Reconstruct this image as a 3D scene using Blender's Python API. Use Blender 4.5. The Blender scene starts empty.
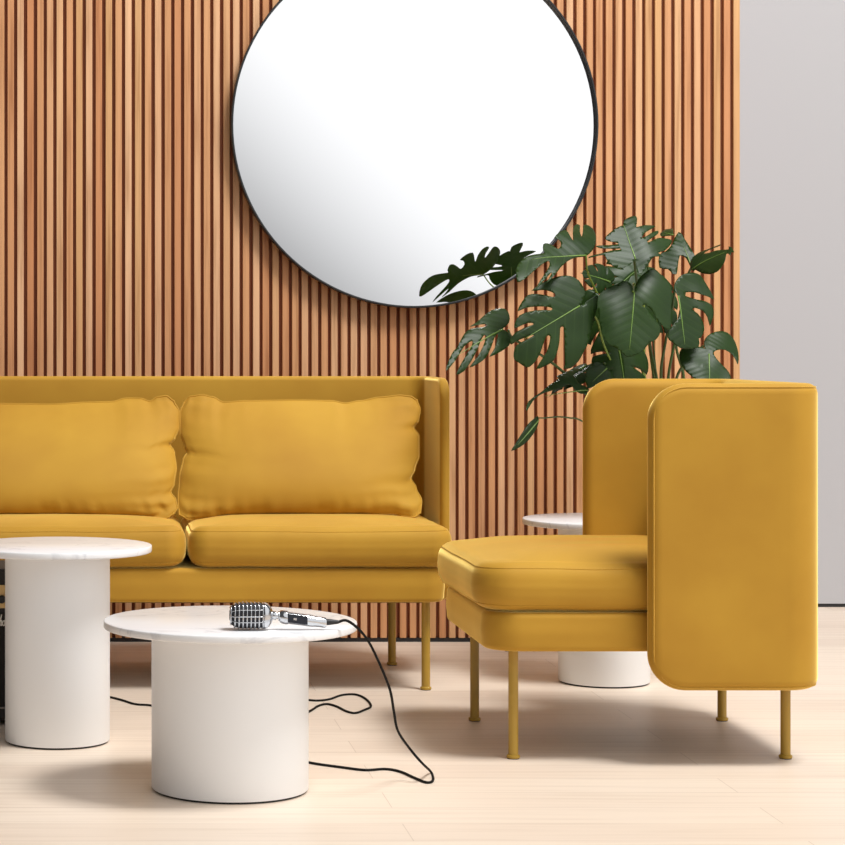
import bpy, bmesh, math, random
from mathutils import Vector, Matrix, noise
from mathutils.geometry import delaunay_2d_cdt
random.seed(7)
C = bpy.context.scene.collection
SC = bpy.context.scene
PI = math.pi

# ------------------------------------------------------------------ camera
F, H, X0, Y0 = 2250.0, 0.884, 90.0, 345.0      # focal length in px, eye height, principal point
K = F/2500.0
cd = bpy.data.cameras.new('camera'); cam = bpy.data.objects.new('camera', cd); C.objects.link(cam)
cam.location = (0, 0, H); cam.rotation_euler = (PI/2, 0, 0)
cd.sensor_width = 36; cd.lens = F/845*36
cd.shift_x = (422.5-X0)/845; cd.shift_y = -(422.5-Y0)/845
cd.clip_end = 100
SC.camera = cam
SC.view_settings.view_transform = 'Standard'; SC.view_settings.look = 'None'
SC.view_settings.gamma = 1; SC.view_settings.exposure = 0.0

# ------------------------------------------------------------------ studio light
w = bpy.data.worlds.new('studio'); SC.world = w; w.use_nodes = True
nt = w.node_tree; N = nt.nodes; Lk = nt.links
tc = N.new('ShaderNodeTexCoord')
nm = N.new('ShaderNodeVectorMath'); nm.operation = 'NORMALIZE'
dp = N.new('ShaderNodeVectorMath'); dp.operation = 'DOT_PRODUCT'; dp.inputs[1].default_value = Vector((.80, -1, .80)).normalized()
mr = N.new('ShaderNodeMapRange'); mr.interpolation_type = 'SMOOTHSTEP'     # bright side of the studio, behind and right of the camera
mr.inputs['From Min'].default_value = 0.690; mr.inputs['From Max'].default_value = 0.778
mr.inputs['To Min'].default_value = 0.10; mr.inputs['To Max'].default_value = 1.12
bg = N['Background']; bg.inputs['Strength'].default_value = 1.0
cr = N.new('ShaderNodeVectorMath'); cr.operation = 'SCALE'; cr.inputs[0].default_value = (0.985, 0.99, 1.0)
Lk.new(tc.outputs['Generated'], nm.inputs[0]); Lk.new(nm.outputs[0], dp.inputs[0]); Lk.new(dp.outputs['Value'], mr.inputs['Value'])
Lk.new(mr.outputs[0], cr.inputs['Scale']); Lk.new(cr.outputs[0], bg.inputs['Color'])

def area(name, loc, target, size, power, color=(1, 1, 1)):
    l = bpy.data.lights.new(name, 'AREA'); l.shape = 'RECTANGLE'; l.size, l.size_y = size
    l.energy = power; l.color = color
    o = bpy.data.objects.new(name, l); C.objects.link(o); o.location = loc
    o.rotation_euler = (Vector(target)-Vector(loc)).to_track_quat('-Z', 'Y').to_euler()
    return o
area('key_softbox', (2.7, 3.5, 6.0), (1.0, 5.6, 0.4), (1.8, 1.8), 415, (1, 0.995, 0.98))

# ------------------------------------------------------------------ helpers
def px(x, y, Y):            # a point seen at pixel x, y of the photograph, Y metres away
    return Vector(((x-X0)*Y/F, Y, H-(y-Y0)*Y/F))
def fl(x, y, z=0.0):        # floor point under a pixel
    Y = F*(H-z)/(y-Y0); return Vector(((x-X0)*Y/F, Y, z))

def obj(name, bm, m, parent=None, smooth=True, loc=None):
    me = bpy.data.meshes.new(name); bmesh.ops.recalc_face_normals(bm, faces=bm.faces[:])
    bm.to_mesh(me); bm.free()
    for p in me.polygons: p.use_smooth = smooth
    if m: me.materials.append(m)
    o = bpy.data.objects.new(name, me); C.objects.link(o)
    if parent: o.parent = parent; o.matrix_parent_inverse = Matrix.Translation(parent.location).inverted()
    return o
def sharp(o, ang=35):
    me = o.data; me.set_sharp_from_angle(angle=math.radians(ang)); return o
def tag(o, label=None, cat=None, group=None, kind=None):
    for k, v in (('label', label), ('category', cat), ('group', group), ('kind', kind)):
        if v: o[k] = v
    return o
def empty(name, loc, label, cat, group=None):
    o = bpy.data.objects.new(name, None); C.objects.link(o); o.location = loc; o.empty_display_size = .05
    return tag(o, label, cat, group)

def box(bm, x0, x1, y0, y1, z0, z1):
    v = [bm.verts.new(p) for p in ((x0,y0,z0),(x1,y0,z0),(x1,y1,z0),(x0,y1,z0),(x0,y0,z1),(x1,y0,z1),(x1,y1,z1),(x0,y1,z1))]
    for f in ((0,3,2,1),(4,5,6,7),(0,1,5,4),(1,2,6,5),(2,3,7,6),(3,0,4,7)): bm.faces.new([v[i] for i in f])
def rings(bm, R, cap0=True, cap1=True, closed=True):
    vs = [[bm.verts.new(p) for p in r] for r in R]
    n = len(vs[0])
    for a, b in zip(vs, vs[1:]):
        for i in range(n if closed else n-1):
            j = (i+1) % n
            bm.faces.new((a[i], a[j], b[j], b[i]))
    if cap0: bm.faces.new(vs[0][::-1])
    if cap1: bm.faces.new(vs[-1])
    return vs
def lathe(bm, prof, c=(0,0,0), n=64, axis='z'):
    R = []
    for r, z in prof:
        ring = []
        for i in range(n):
            a = 2*PI*i/n
            p = (r*math.cos(a), r*math.sin(a), z)
            if axis == 'x': p = (z, r*math.cos(a), r*math.sin(a))
            if axis == 'y': p = (r*math.cos(a), z, r*math.sin(a))
            ring.append((p[0]+c[0], p[1]+c[1], p[2]+c[2]))
        R.append(ring)
    rings(bm, R)
def smooth_path(pts, per=8):
    pts = [Vector(p) for p in pts]; out = []
    P = [pts[0]*2-pts[1]] + pts + [pts[-1]*2-pts[-2]]
    for i in range(1, len(P)-2):
        a, b, c, d = P[i-1:i+3]
        for k in range(per):
            t = k/per
            out.append(.5*((2*b)+(c-a)*t+(2*a-5*b+4*c-d)*t*t+(3*b-a-3*c+d)*t**3))
    out.append(pts[-1]); return out
def tube(bm, pts, r, n=8, closed=False):
    m = len(pts)
    rr = r if callable(r) else (lambda t: r)
    up = None; R = []
    for i, p in enumerate(pts):
        if closed: t = (pts[(i+1) % m]-pts[i-1]).normalized()
        else: t = (pts[min(i+1, m-1)]-pts[max(i-1, 0)]).normalized()
        if up is None:
            up = t.orthogonal().normalized()
        up = (up - t*up.dot(t)).normalized()
        s = t.cross(up)
        q = rr(i/max(1, m-1))
        R.append([p+(up*math.cos(2*PI*k/n)+s*math.sin(2*PI*k/n))*q for k in range(n)])
    if closed:
        vs = rings(bm, R, False, False)
        a, b = vs[-1], vs[0]
        # match ring offset
        best = min(range(n), key=lambda o: sum((a[i].co-b[(i+o) % n].co).length for i in range(n)))
        for i in range(n):
            bm.faces.new((a[i], a[(i+1) % n], b[(i+1+best) % n], b[(i+best) % n]))
    else: rings(bm, R)

def rrect(cx, cy, w, d, R, n=10, per=6):
    """rounded rectangle loop, ccw, with points along the straight runs"""
    R = max(0.001, min(R, w/2-.001, d/2-.001)); out = []
    cs = [(cx+w/2-R, cy-d/2+R, -PI/2), (cx+w/2-R, cy+d/2-R, 0), (cx-w/2+R, cy+d/2-R, PI/2), (cx-w/2+R, cy-d/2+R, PI)]
    for k, (x, y, a0) in enumerate(cs):
        arc = [(x+R*math.cos(a0+PI/2*i/n), y+R*math.sin(a0+PI/2*i/n)) for i in range(n+1)]
        out += arc
        nx, ny, na = cs[(k+1) % 4]
        e = (nx+R*math.cos(na), ny+R*math.sin(na)); s = arc[-1]
        for i in range(1, per): out.append((s[0]+(e[0]-s[0])*i/per, s[1]+(e[1]-s[1])*i/per))
    return out
def puff(bm, x0, x1, y0, y1, z0, z1, R, r, crown=0.0, bulge=0.0, low=0.0, wob=0.0, seed=0):
    """upholstered block: rounded in plan (R), edges rolled (r), domed top"""
    cx, cy, w, d = (x0+x1)/2, (y0+y1)/2, x1-x0, y1-y0
    base = rrect(cx, cy, w, d, R)
    ctr = Vector((cx, cy))
    def ring(ins, z):
        return [Vector((p[0], p[1], z)) for p in rrect(cx, cy, w-2*ins, d-2*ins, R-ins)]
    prof = []
    m = 6
    for i in range(m+1):
        a = PI/2*i/m; prof.append((r*(1-math.sin(a)), z0+r*(1-math.cos(a))))
    for i in range(1, 8):
        t = i/8; prof.append((-bulge*math.sin(PI*t)**2, z0+r+(z1-z0-2*r)*t))
    for i in range(m+1):
        a = PI/2*i/m; prof.append((r*(1-math.cos(a)), z1-r+r*math.sin(a)))
    Rg = []
    def cap(z, sgn, amt):
        out = []
        b = [Vector(p) for p in rrect(cx, cy, w-2*r, d-2*r, R-r)]
        for s in (.985, .95, .9, .82, .72, .6, .46, .32, .18, .06):
            q = []
            for p in b:
                v = ctr+(p-ctr)*s
                u_ = (v.x-cx)/(w/2-r); v_ = (v.y-cy)/(d/2-r)
                h = max(0, (1-u_**4))*max(0, (1-v_**4))
                q.append(Vector((v.x, v.y, z+sgn*amt*h)))
            out.append(q)
        return out
    Rg += cap(z0, -1, low)[::-1]
    Rg += [ring(a, b) for a, b in prof]
    Rg += cap(z1, 1, crown)
    if wob:
        for rg in Rg:
            for p in rg:
                k = noise.noise_vector(Vector(p)*7+Vector((seed, 0, 0)))*wob
                p += k
    rings(bm, Rg)

def shell(cx, yb, xi, yf, th, z0, z1, Rc, Re, place):
    """U-shaped padded back with two wings, drawn in a local frame: back along u at v=yb, wings run to v=yf.
    xi = half outer width. place(u,v,z) -> world. Returns body rings and the seam path."""
    h = th/2
    U = xi-h; V = yb-h
    Rm = Rc
    path = []
    L1 = V-Rm-(yf)
    def seg(n, f):
        for i in range(n): path.append(f(i/n))
    # stations: position + normal(outward) + distance to the free end
    fine = [0, .0006, .002, .0045, .008, .013, .019, .026, .034, .043, .053, .064, .076, .09, .11]
    st = []
    for d in fine: st.append((-U, yf+d, -1, 0, d))
    nn = 8
    for i in range(1, nn+1):
        d = .11+(L1-.11)*i/nn; st.append((-U, yf+d, -1, 0, d))
    for i in range(1, 13):
        a = PI/2*i/12; st.append((-U+Rm-Rm*math.cos(a), V-Rm+Rm*math.sin(a), -math.cos(a), math.sin(a), 9))
    half = list(st); nb = 24
    for i in range(1, nb): st.append((-U+Rm+(2*U-2*Rm)*i/nb, V, 0, 1, 9))
    st += [(-x, y, -nx, ny, d) for x, y, nx, ny, d in half[::-1]]
    R = []
    re = min(h*.98, .024)
    def dims(d):
        def cz(R_): return 0 if d >= R_ else R_-math.sqrt(max(0, R_*R_-(R_-d)**2))
        tt = h if d >= re else h-re+math.sqrt(max(0, re*re-(re-d)**2))
        return cz(Re), tt
    n = 7
    rows = []
    for x, y, nx, ny, d in st:
        c, tt = dims(d); tt = max(tt, .0008)
        zt, zb = z1-c, z0+c
        r = min(re, tt*.98)
        ring = []
        for (sx, zc, a0) in ((1, zt-r, 0), (-1, zt-r, PI/2), (-1, zb+r, PI), (1, zb+r, 3*PI/2)):
            for i in range(n):
                a = a0+PI/2*i/(n-1)
                ring.append(((tt-r)*sx+r*math.cos(a), zc+r*math.sin(a)))
            if a0 in (PI/2, 3*PI/2):
                zA, zB = (zt-r, zb+r) if a0 == PI/2 else (zb+r, zt-r)
                s_ = (tt-r)*sx+r*math.cos(a0+PI/2 if a0 == PI/2 else 2*PI)
                for i in range(1, 10): ring.append((s_, zA+(zB-zA)*i/10))
        R.append([place(cx+x+nx*o, y+ny*o, z) for o, z in ring])
    # seam on the outer face along the free edge of each wing
    seams = []
    for sgn in (-1, 1):
        pts = []
        o = h-.0045
        ins = .008
        left = [q for q in st[:len(half)+nb//2] if q[4] > Re+.002][::-1]
        top = [(-sgn*x, y, -sgn*nx, ny, d) for x, y, nx, ny, d in left]
        Ri = Re-ins
        for x, y, nx, ny, d in top: pts.append(place(cx+x+nx*o, y+ny*o, z1-ins))
        for i in range(9):
            a = PI/2*i/8; pts.append(place(cx+sgn*(U+o), yf+Re-Ri*math.sin(a), z1-Re+Ri*math.cos(a)))
        zz = [z1-Re, z0+Re]
        for i in range(1, 8): pts.append(place(cx+sgn*(U+o), yf+ins, zz[0]+(zz[1]-zz[0])*i/8))
        for i in range(9):
            a = PI/2*i/8; pts.append(place(cx+sgn*(U+o), yf+Re-Ri*math.cos(a), z0+Re-Ri*math.sin(a)))
        for x, y, nx, ny, d in top[::-1]: pts.append(place(cx+x+nx*o, y+ny*o, z0+ins))
        seams.append(pts)
    return R, seams

# ------------------------------------------------------------------ materials
def mat(name, color=(.8, .8, .8), rough=.5, metal=0.0, spec=.5, **kw):
    m = bpy.data.materials.new(name); m.use_nodes = True
    b = m.node_tree.nodes['Principled BSDF']
    b.inputs['Base Color'].default_value = (*color, 1); b.inputs['Roughness'].default_value = rough
    b.inputs['Metallic'].default_value = metal; b.inputs['Specular IOR Level'].default_value = spec
    for k, v in kw.items(): b.inputs[k.replace('_', ' ')].default_value = v
    return m
def nodes(m): return m.node_tree.nodes, m.node_tree.links, m.node_tree.nodes['Principled BSDF']
def add_noise(m, scale, detail=3, vec=None, sc=(1, 1, 1), coord='Object'):
    n, l, b = nodes(m)
    t = n.new('ShaderNodeTexCoord'); mp = n.new('ShaderNodeMapping'); mp.inputs['Scale'].default_value = sc
    x = n.new('ShaderNodeTexNoise'); x.inputs['Scale'].default_value = scale; x.inputs['Detail'].default_value = detail
    l.new(t.outputs[coord], mp.inputs[0]); l.new(mp.outputs[0], x.inputs['Vector'])
    return x, mp
def ramp(m, src, stops):
    n, l, b = nodes(m); r = n.new('ShaderNodeValToRGB'); e = r.color_ramp.elements
    while len(e) < len(stops): e.new(.5)
    for i, (p, c) in enumerate(stops): e[i].position = p; e[i].color = (*c, 1)
    l.new(src, r.inputs[0]); return r
def bump(m, src, strength, dist):
    n, l, b = nodes(m); x = n.new('ShaderNodeBump'); x.inputs['Strength'].default_value = strength
    x.inputs['Distance'].default_value = dist; l.new(src, x.inputs['Height']); l.new(x.outputs[0], b.inputs['Normal'])

def velvet_mat(name):
    m = mat(name, (.45, .26, .03), .7, spec=.25, Sheen_Weight=.6, Sheen_Roughness=.30)
    n, l, b = nodes(m)
    b.inputs['Sheen Tint'].default_value = (1.0, .80, .28, 1)
    x, _ = add_noise(m, 3.2, 4)
    r = ramp(m, x.outputs['Fac'], [(.3, (.42, .212, .020)), (.7, (.53, .295, .032))])
    l.new(r.outputs[0], b.inputs['Base Color'])
    y, _ = add_noise(m, 900, 2)
    bump(m, y.outputs['Fac'], .12, .001)
    sh = n.new('ShaderNodeBsdfSheen'); sh.distribution = 'MICROFIBER'
    sh.inputs['Color'].default_value = (.95, .76, .25, 1); sh.inputs['Roughness'].default_value = .30
    ad = n.new('ShaderNodeAddShader'); l.new(b.outputs[0], ad.inputs[0]); l.new(sh.outputs[0], ad.inputs[1])
    l.new(ad.outputs[0], n['Material Output'].inputs['Surface'])
    return m
VEL = velvet_mat('mustard_velvet')
LEG = mat('mustard_powder_coat', (.42, .255, .03), .38, spec=.5)
BLACK = mat('black_plastic', (.012, .012, .013), .5)
DARKU = mat('dark_underframe', (.02, .015, .012), .8)
WHITEP = mat('white_lacquer', (.90, .915, .93), .42)
CHROME = mat('chrome', (.60, .61, .63), .16, 1.0)
CORD = mat('black_rubber_cable', (.010, .009, .008), .7, spec=.15)

def marble_mat():
    m = mat('white_marble', (.85, .85, .86), .24, spec=.45)
    n, l, b = nodes(m)
    x, mp = add_noise(m, 2.6, 8, sc=(1, 1.8, 1))
    x.inputs['Distortion'].default_value = 1.6
    r = ramp(m, x.outputs['Fac'], [(0, (.86, .86, .87)), (.485, (.86, .86, .87)), (.5, (.72, .72, .74)), (.515, (.86, .86, .87)), (1, (.88, .88, .88))])
    l.new(r.outputs[0], b.inputs['Base Color'])
    return m
MARBLE = marble_mat()

def slat_mat():
    m = mat('oiled_wood_slat', (.6, .3, .14), .48, spec=.3)
    n, l, b = nodes(m)
    g = n.new('ShaderNodeNewGeometry')
    r = ramp(m, g.outputs['Random Per Island'], [(0, (.53, .230, .100)), (.2, (.64, .335, .160)), (.4, (.57, .28, .128)), (.6, (.71, .42, .235)), (.8, (.60, .33, .145)), (1, (.66, .36, .19))])
    x, mp = add_noise(m, 6, 5, sc=(14, 14, .5))
    # shift the grain on every slat
    off = n.new('ShaderNodeVectorMath'); off.operation = 'SCALE'; off.inputs[0].default_value = (0, 0, 60)
    l.new(g.outputs['Random Per Island'], off.inputs['Scale']); l.new(off.outputs[0], mp.inputs['Location'])
    r2 = ramp(m, x.outputs['Fac'], [(.25, (.62, .52, .44)), (.48, (.98, .98, .98)), (.75, (1.16, 1.18, 1.20))])
    mx = n.new('ShaderNodeMix'); mx.data_type = 'RGBA'; mx.blend_type = 'MULTIPLY'; mx.inputs[0].default_value = .8
    l.new(r.outputs[0], mx.inputs[6]); l.new(r2.outputs[0], mx.inputs[7]); l.new(mx.outputs[2], b.inputs['Base Color'])
    return m
SLAT = slat_mat()
BACKING = mat('dark_red_backing', (.25, .085, .038), .8)

def floor_mat():
    m = mat('pale_oak_planks', (.8, .65, .52), .42, spec=.35)
    n, l, b = nodes(m)
    t = n.new('ShaderNodeTexCoord')
    br = n.new('ShaderNodeTexBrick')
    br.inputs['Scale'].default_value = 1.0; br.inputs['Brick Width'].default_value = 1.9; br.inputs['Row Height'].default_value = .145
    br.inputs['Mortar Size'].default_value = .0011; br.inputs['Mortar Smooth'].default_value = .2; br.inputs['Bias'].default_value = 0.0
    br.offset = .37; br.offset_frequency = 2
    br.inputs['Color1'].default_value = (.75, .62, .505, 1); br.inputs['Color2'].default_value = (.82, .70, .58, 1)
    br.inputs['Mortar'].default_value = (.62, .50, .40, 1)
    mp = n.new('ShaderNodeMapping'); mp.inputs['Location'].default_value = (.62, .05, 0)
    l.new(t.outputs['Object'], mp.inputs[0]); l.new(mp.outputs[0], br.inputs['Vector'])
    x, mp2 = add_noise(m, 3, 6, sc=(.8, 16, 1))
    r2 = ramp(m, x.outputs['Fac'], [(.3, (.88, .85, .82)), (.5, (1, 1, 1)), (.7, (1.04, 1.04, 1.04))])
    mx = n.new('ShaderNodeMix'); mx.data_type = 'RGBA'; mx.blend_type = 'MULTIPLY'; mx.inputs[0].default_value = .7
    l.new(br.outputs['Color'], mx.inputs[6]); l.new(r2.outputs[0], mx.inputs[7]); l.new(mx.outputs[2], b.inputs['Base Color'])
    return m
FLOOR = floor_mat()
WALLP = mat('pale_grey_plaster', (.46, .46, .475), .85, spec=.1)
x_, _ = add_noise(WALLP, 40, 3); bump(WALLP, x_.outputs['Fac'], .05, .002)

# ------------------------------------------------------------------ room
YW = 7.44*K            # face of the slats
YB = 8.43*K            # plaster wall further back
XE = 650*7.44/2500     # right end of the slatted wall
bm = bmesh.new(); box(bm, -5, 8, -4, YB+.1, -.1, 0)
tag(obj('floor', bm, FLOOR, smooth=False), kind='structure')
bm = bmesh.new(); box(bm, -5, 8, YB, YB+.1, .012, 3.6)
tag(obj('wall_back', bm, WALLP, smooth=False), kind='structure')
bm = bmesh.new(); box(bm, XE, 8, YB+.004, YB+.05, 0.0, .012)  # black strip standing in for the shadow gap under the plaster wall
tag(obj('shadow_gap_back', bm, BLACK, smooth=False), kind='structure')
pitch, sw, sd = .0292, .0192, .017
nsl = 150
bm = bmesh.new(); box(bm, XE-nsl*pitch, XE-.004, YW+sd-.001, YB, .012, 3.4)
wb = tag(obj('wall_slatted', bm, BACKING, smooth=False), kind='structure')
bm = bmesh.new()
for i in range(nsl):
    x1 = XE-i*pitch; j = random.uniform(-.0006, .0006)
    box(bm, x1-sw+j, x1+j, YW+random.uniform(0, .0008), YW+sd, .012, 3.4)
o = obj('slats', bm, SLAT, wb, smooth=False)
md = o.modifiers.new('bevel', 'BEVEL'); md.width = .0012; md.segments = 1
bm = bmesh.new(); box(bm, XE-nsl*pitch, XE-.004, YW+.004, YB, 0, .012)  # shade of the gap below the slats, made as a black strip
tag(obj('shadow_gap_slatted', bm, BLACK, smooth=False), kind='structure')

# ------------------------------------------------------------------ round mirror
MR = .543; mc = Vector(((414.5-X0)*7.40*K/F, YW, 1.5365))
mdp = .046
MIR = mat('mirror_silver', (.97, .97, .975), .0, 1.0)
FRM = mat('black_metal_rim', (.018, .020, .022), .32, spec=.5)
m_e = empty('wall_mirror', (mc.x, YW, mc.z), 'large round wall mirror with a thin black rim hung on the slatted wood wall', 'mirror')
bm = bmesh.new()
yf, yb = YW-mdp, YW
ri = MR-.006
prof = [(ri, yf+.0015), (ri+.0015, yf), (MR-.0015, yf), (MR, yf+.0015), (MR, yb), (ri-.02, yb), (ri-.02, yf+.030), (ri, yf+.030)]
R = [[(mc.x+r*math.cos(2*PI*i/128), y, mc.z+r*math.sin(2*PI*i/128)) for i in range(128)] for r, y in prof]
vs = rings(bm, R, False, False)
for i in range(128): bm.faces.new((vs[-1][i], vs[-1][(i+1) % 128], vs[0][(i+1) % 128], vs[0][i]))
sharp(obj('frame', bm, FRM, m_e))
bm = bmesh.new()
R = [[(mc.x+r*math.cos(2*PI*i/128), y, mc.z+r*math.sin(2*PI*i/128)) for i in range(128)] for r, y in ((ri-.0005, yf+.022), (ri-.0005, yf+.027))]
rings(bm, R)
sharp(obj('mirror_glass', bm, MIR, m_e))

# ------------------------------------------------------------------ upholstery builders
def leg(parent, x, y, ztop, r=.0105):
    bm = bmesh.new()
    lathe(bm, [(r, .006), (r, ztop)], (x, y, 0), 24)
    o = sharp(obj('leg', bm, LEG, parent))
    bm = bmesh.new()
    lathe(bm, [(.0125, .001), (.0142, .0025), (.0142, .007), (.011, .009)], (x, y, 0), 24)
    f = sharp(obj('foot', bm, LEG, o)); f.parent = o; f.matrix_parent_inverse = Matrix.Identity(4)
    f.parent = o; o_inv = Matrix.Translation(parent.location).inverted()
    f.matrix_parent_inverse = Matrix.Identity(4)
    bm2 = bmesh.new(); lathe(bm2, [(.013, 0), (.013, .0015)], (x, y, 0), 16)
    g = obj('glide', bm2, BLACK, o); g.matrix_parent_inverse = Matrix.Identity(4)
    return o
def ringpath(x0, x1, y0, y1, z, R, ins=0.0):
    return [Vector((a, b, z)) for a, b in rrect((x0+x1)/2, (y0+y1)/2, x1-x0-2*ins, y1-y0-2*ins, R-ins)]
def seat_cushion(parent, x0, x1, y0, y1, z0, z1, R, seed, crown=.014):
    bm = bmesh.new(); puff(bm, x0, x1, y0, y1, z0, z1, R, .038, crown, .0012, .0, .003, seed)
    o = obj('seat_cushion', bm, VEL, parent)
    for z, ins in ((z1-.0125, .0105), (z0+.0135, .0095)):
        bm = bmesh.new()
        pts = ringpath(x0, x1, y0, y1, z, R, ins)
        pts = [p+noise.noise_vector(Vector(p)*7+Vector((seed, 0, 0)))*.003 for p in pts]
        tube(bm, pts, .0016, 6, True)
        s = obj('seam_piping', bm, VEL, o); s.matrix_parent_inverse = Matrix.Identity(4)
    return o

# ------------------------------------------------------------------ armchair (side-on, front to the left)
ncx = 1.2; yc = 5.61*K
ch = empty('armchair', (ncx, yc, 0), 'mustard velvet armchair with tall curved wings, standing side-on before the potted monstera', 'armchair')
hw = .355
XF, XBk = .838, 1.541
# shell: local u -> world Y (u=-hw near), v -> world X
Rg, seams = shell(0, XBk, hw, 1.169, .046, .160, .8035, .060, .078, lambda u, v, z: Vector((v+.010*max(0, u)/hw*(XBk-v)/(XBk-1.169), yc+u, z)))
bm = bmesh.new(); rings(bm, Rg); sh = obj('back_and_wings', bm, VEL, ch)
for s in seams:
    bm = bmesh.new(); tube(bm, s, .0017, 6)
    p = obj('seam_piping', bm, VEL, sh); p.matrix_parent_inverse = Matrix.Identity(4)
bm = bmesh.new(); puff(bm, XF, XBk-.05, yc-hw+.052, yc+hw-.052, .236, .318, .075, .012, 0, .002)
obj('seat_base', bm, VEL, ch)
seat_cushion(ch, XF-.022, XBk-.052, yc-hw+.046, yc+hw-.050, .3195, .424, .085, 3, crown=.024)
bm = bmesh.new(); box(bm, XF+.05, XBk-.1, yc-.24, yc+.24, .229, .2362); obj('underframe', bm, DARKU, ch, smooth=False)
for x in (.905, 1.487):
    for y in (5.345*K, 5.882*K): leg(ch, x, y, .215 if False else .236)

# ------------------------------------------------------------------ sofa (three seats, right part in view)
SX1, SX0 = .957, -1.150
SF = 6.34*K; SBk = 7.03*K
so = empty('sofa', ((SX0+SX1)/2, (SF+SBk)/2, 0), 'long mustard velvet sofa with a low straight back in front of the slatted wall', 'sofa')
scx = (SX0+SX1)/2; shw = (SX1-SX0)/2
Rg, seams = shell(scx, SBk, shw, 6.64*K, .026, .200, .7965, .055, .060, lambda u, v, z: Vector((u, v, z)))
bm = bmesh.new(); rings(bm, Rg); obj('back_and_arms', bm, VEL, so)
bm = bmesh.new(); puff(bm, SX0+.046, SX1-.052, SF, SBk-.04, .230, .3165, .05, .012, 0, .002)
obj('seat_base', bm, VEL, so)
cw = .671
for i, x1 in enumerate((.921, .245, -.431)):
    seat_cushion(so, x1-cw, x1, SF-.018, SBk-.046, .3180, .424, .055, 10+i, crown=.014)
bm = bmesh.new(); box(bm, SX0+.1, SX1-.1, SF+.08, SBk-.08, .221, .2305); obj('underframe', bm, DARKU, so, smooth=False)
for x in (.861, -1.045):
    for y in (6.41*K, 6.905*K): leg(so, x if y < 6 else (x-.027 if x > 0 else x), y, .236, .011)

# ------------------------------------------------------------------ pillows
def interp(pts, t):
    if t <= pts[0][0]: return pts[0][1]
    for (a, b), (c, d) in zip(pts, pts[1:]):
        if t <= c:
            k = (t-a)/(c-a); k = k*k*(3-2*k); return b+(d-b)*k
    return pts[-1][1]
def pillow(name, left, right, top, bottom, Yb, Yt, T, seed, label, group=None, place=None):
    """left/right: (y px -> x px), top/bottom: (x px -> y px) profiles of the pillow's outline"""
    TL = Vector((left[0][1], top[0][1])); TR = Vector((right[0][1], top[-1][1]))
    BL = Vector((left[-1][1], bottom[0][1])); BR = Vector((right[-1][1], bottom[-1][1]))
    def e(pts, t): a, b = pts[0][0], pts[-1][0]; return a+(b-a)*t
    def coons(u, v):
        yl = e(left, v); yr = e(right, v); xt = e(top, u); xb = e(bottom, u)
        Lp = Vector((interp(left, yl), yl)); Rp = Vector((interp(right, yr), yr))
        Tp = Vector((xt, interp(top, xt))); Bp = Vector((xb, interp(bottom, xb)))
        c00 = (coons0(0, 0)); 
        return (1-u)*Lp+u*Rp+(1-v)*Tp+v*Bp-((1-u)*(1-v)*cTL+u*(1-v)*cTR+(1-u)*v*cBL+u*v*cBR)
    def coons0(u, v): return None
    cTL = Vector((left[0][1], left[0][0]))*.5+Vector((top[0][0], top[0][1]))*.5
    cTR = Vector((right[0][1], right[0][0]))*.5+Vector((top[-1][0], top[-1][1]))*.5
    cBL = Vector((left[-1][1], left[-1][0]))*.5+Vector((bottom[0][0], bottom[0][1]))*.5
    cBR = Vector((right[-1][1], right[-1][0]))*.5+Vector((bottom[-1][0], bottom[-1][1]))*.5
    nu, nv = 96, 64
    def warp(t): return .5-.5*math.cos(PI*t)
    y_top, y_bot = 400.0, 517.0
    grid = {}
    bm = bmesh.new()
    edge = []
    for side in (-1, 1):
        for j in range(nv+1):
            for i in range(nu+1):
                if side == 1 and (i in (0, nu) or j in (0, nv)):
                    grid[(side, i, j)] = grid[(-1, i, j)]; continue
                u, v = warp(i/nu), warp(j/nv)
                q = coons(u, v)
                k = max(0, min(1, (q.y-y_top)/(y_bot-y_top)))
                Y = Yt+(Yb-Yt)*k
                p = px(q.x, q.y, Y)
                a = 2*u-1; b = 2*v-1
                h = max(0, 1-abs(a)**3.4)**.6*max(0, 1-abs(b)**2.1)**.78
                # gathered wrinkles running in from the edges
                ed = min(1-abs(a), (1-abs(b))*.8)
                wr = noise.noise(Vector((u*26+seed, 1.7, side)))*math.exp(-(1-abs(b))*5.5)*(.5 if b < 0 else .9) \
                   + noise.noise(Vector((v*11+seed, 9.3, side)))*math.exp(-(1-abs(a))*7.5)*1.2
                wr *= min(1, ed*9)
                bl = noise.noise(Vector((u*3.1, v*2.4, seed)))*.10
                off = side*T*(h*(1+bl)+wr*.24)
                if side == 1: off *= .55
                nrm = Vector((0, 1, .20)).normalized()
                grid[(side, i, j)] = bm.verts.new(p+nrm*off)
    for side in (-1, 1):
        for j in range(nv):
            for i in range(nu):
                try: bm.faces.new((grid[(side, i, j)], grid[(side, i+1, j)], grid[(side, i+1, j+1)], grid[(side, i, j+1)]))
                except ValueError: pass
    loop = [grid[(-1, i, 0)].co.copy() for i in range(nu)]+[grid[(-1, nu, j)].co.copy() for j in range(nv)] \
        + [grid[(-1, nu-i, nv)].co.copy() for i in range(nu)]+[grid[(-1, 0, nv-j)].co.copy() for j in range(nv)]
    o = obj(name, bm, VEL); tag(o, label, 'pillow', group)
    cl = [loop[0]]
    for p in loop[1:]:
        if (p-cl[-1]).length > .0025: cl.append(p)
    if place:
        pass
    bm = bmesh.new(); tube(bm, cl, .0026, 6, True)
    obj('piping', bm, VEL, o)
    return o
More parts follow.
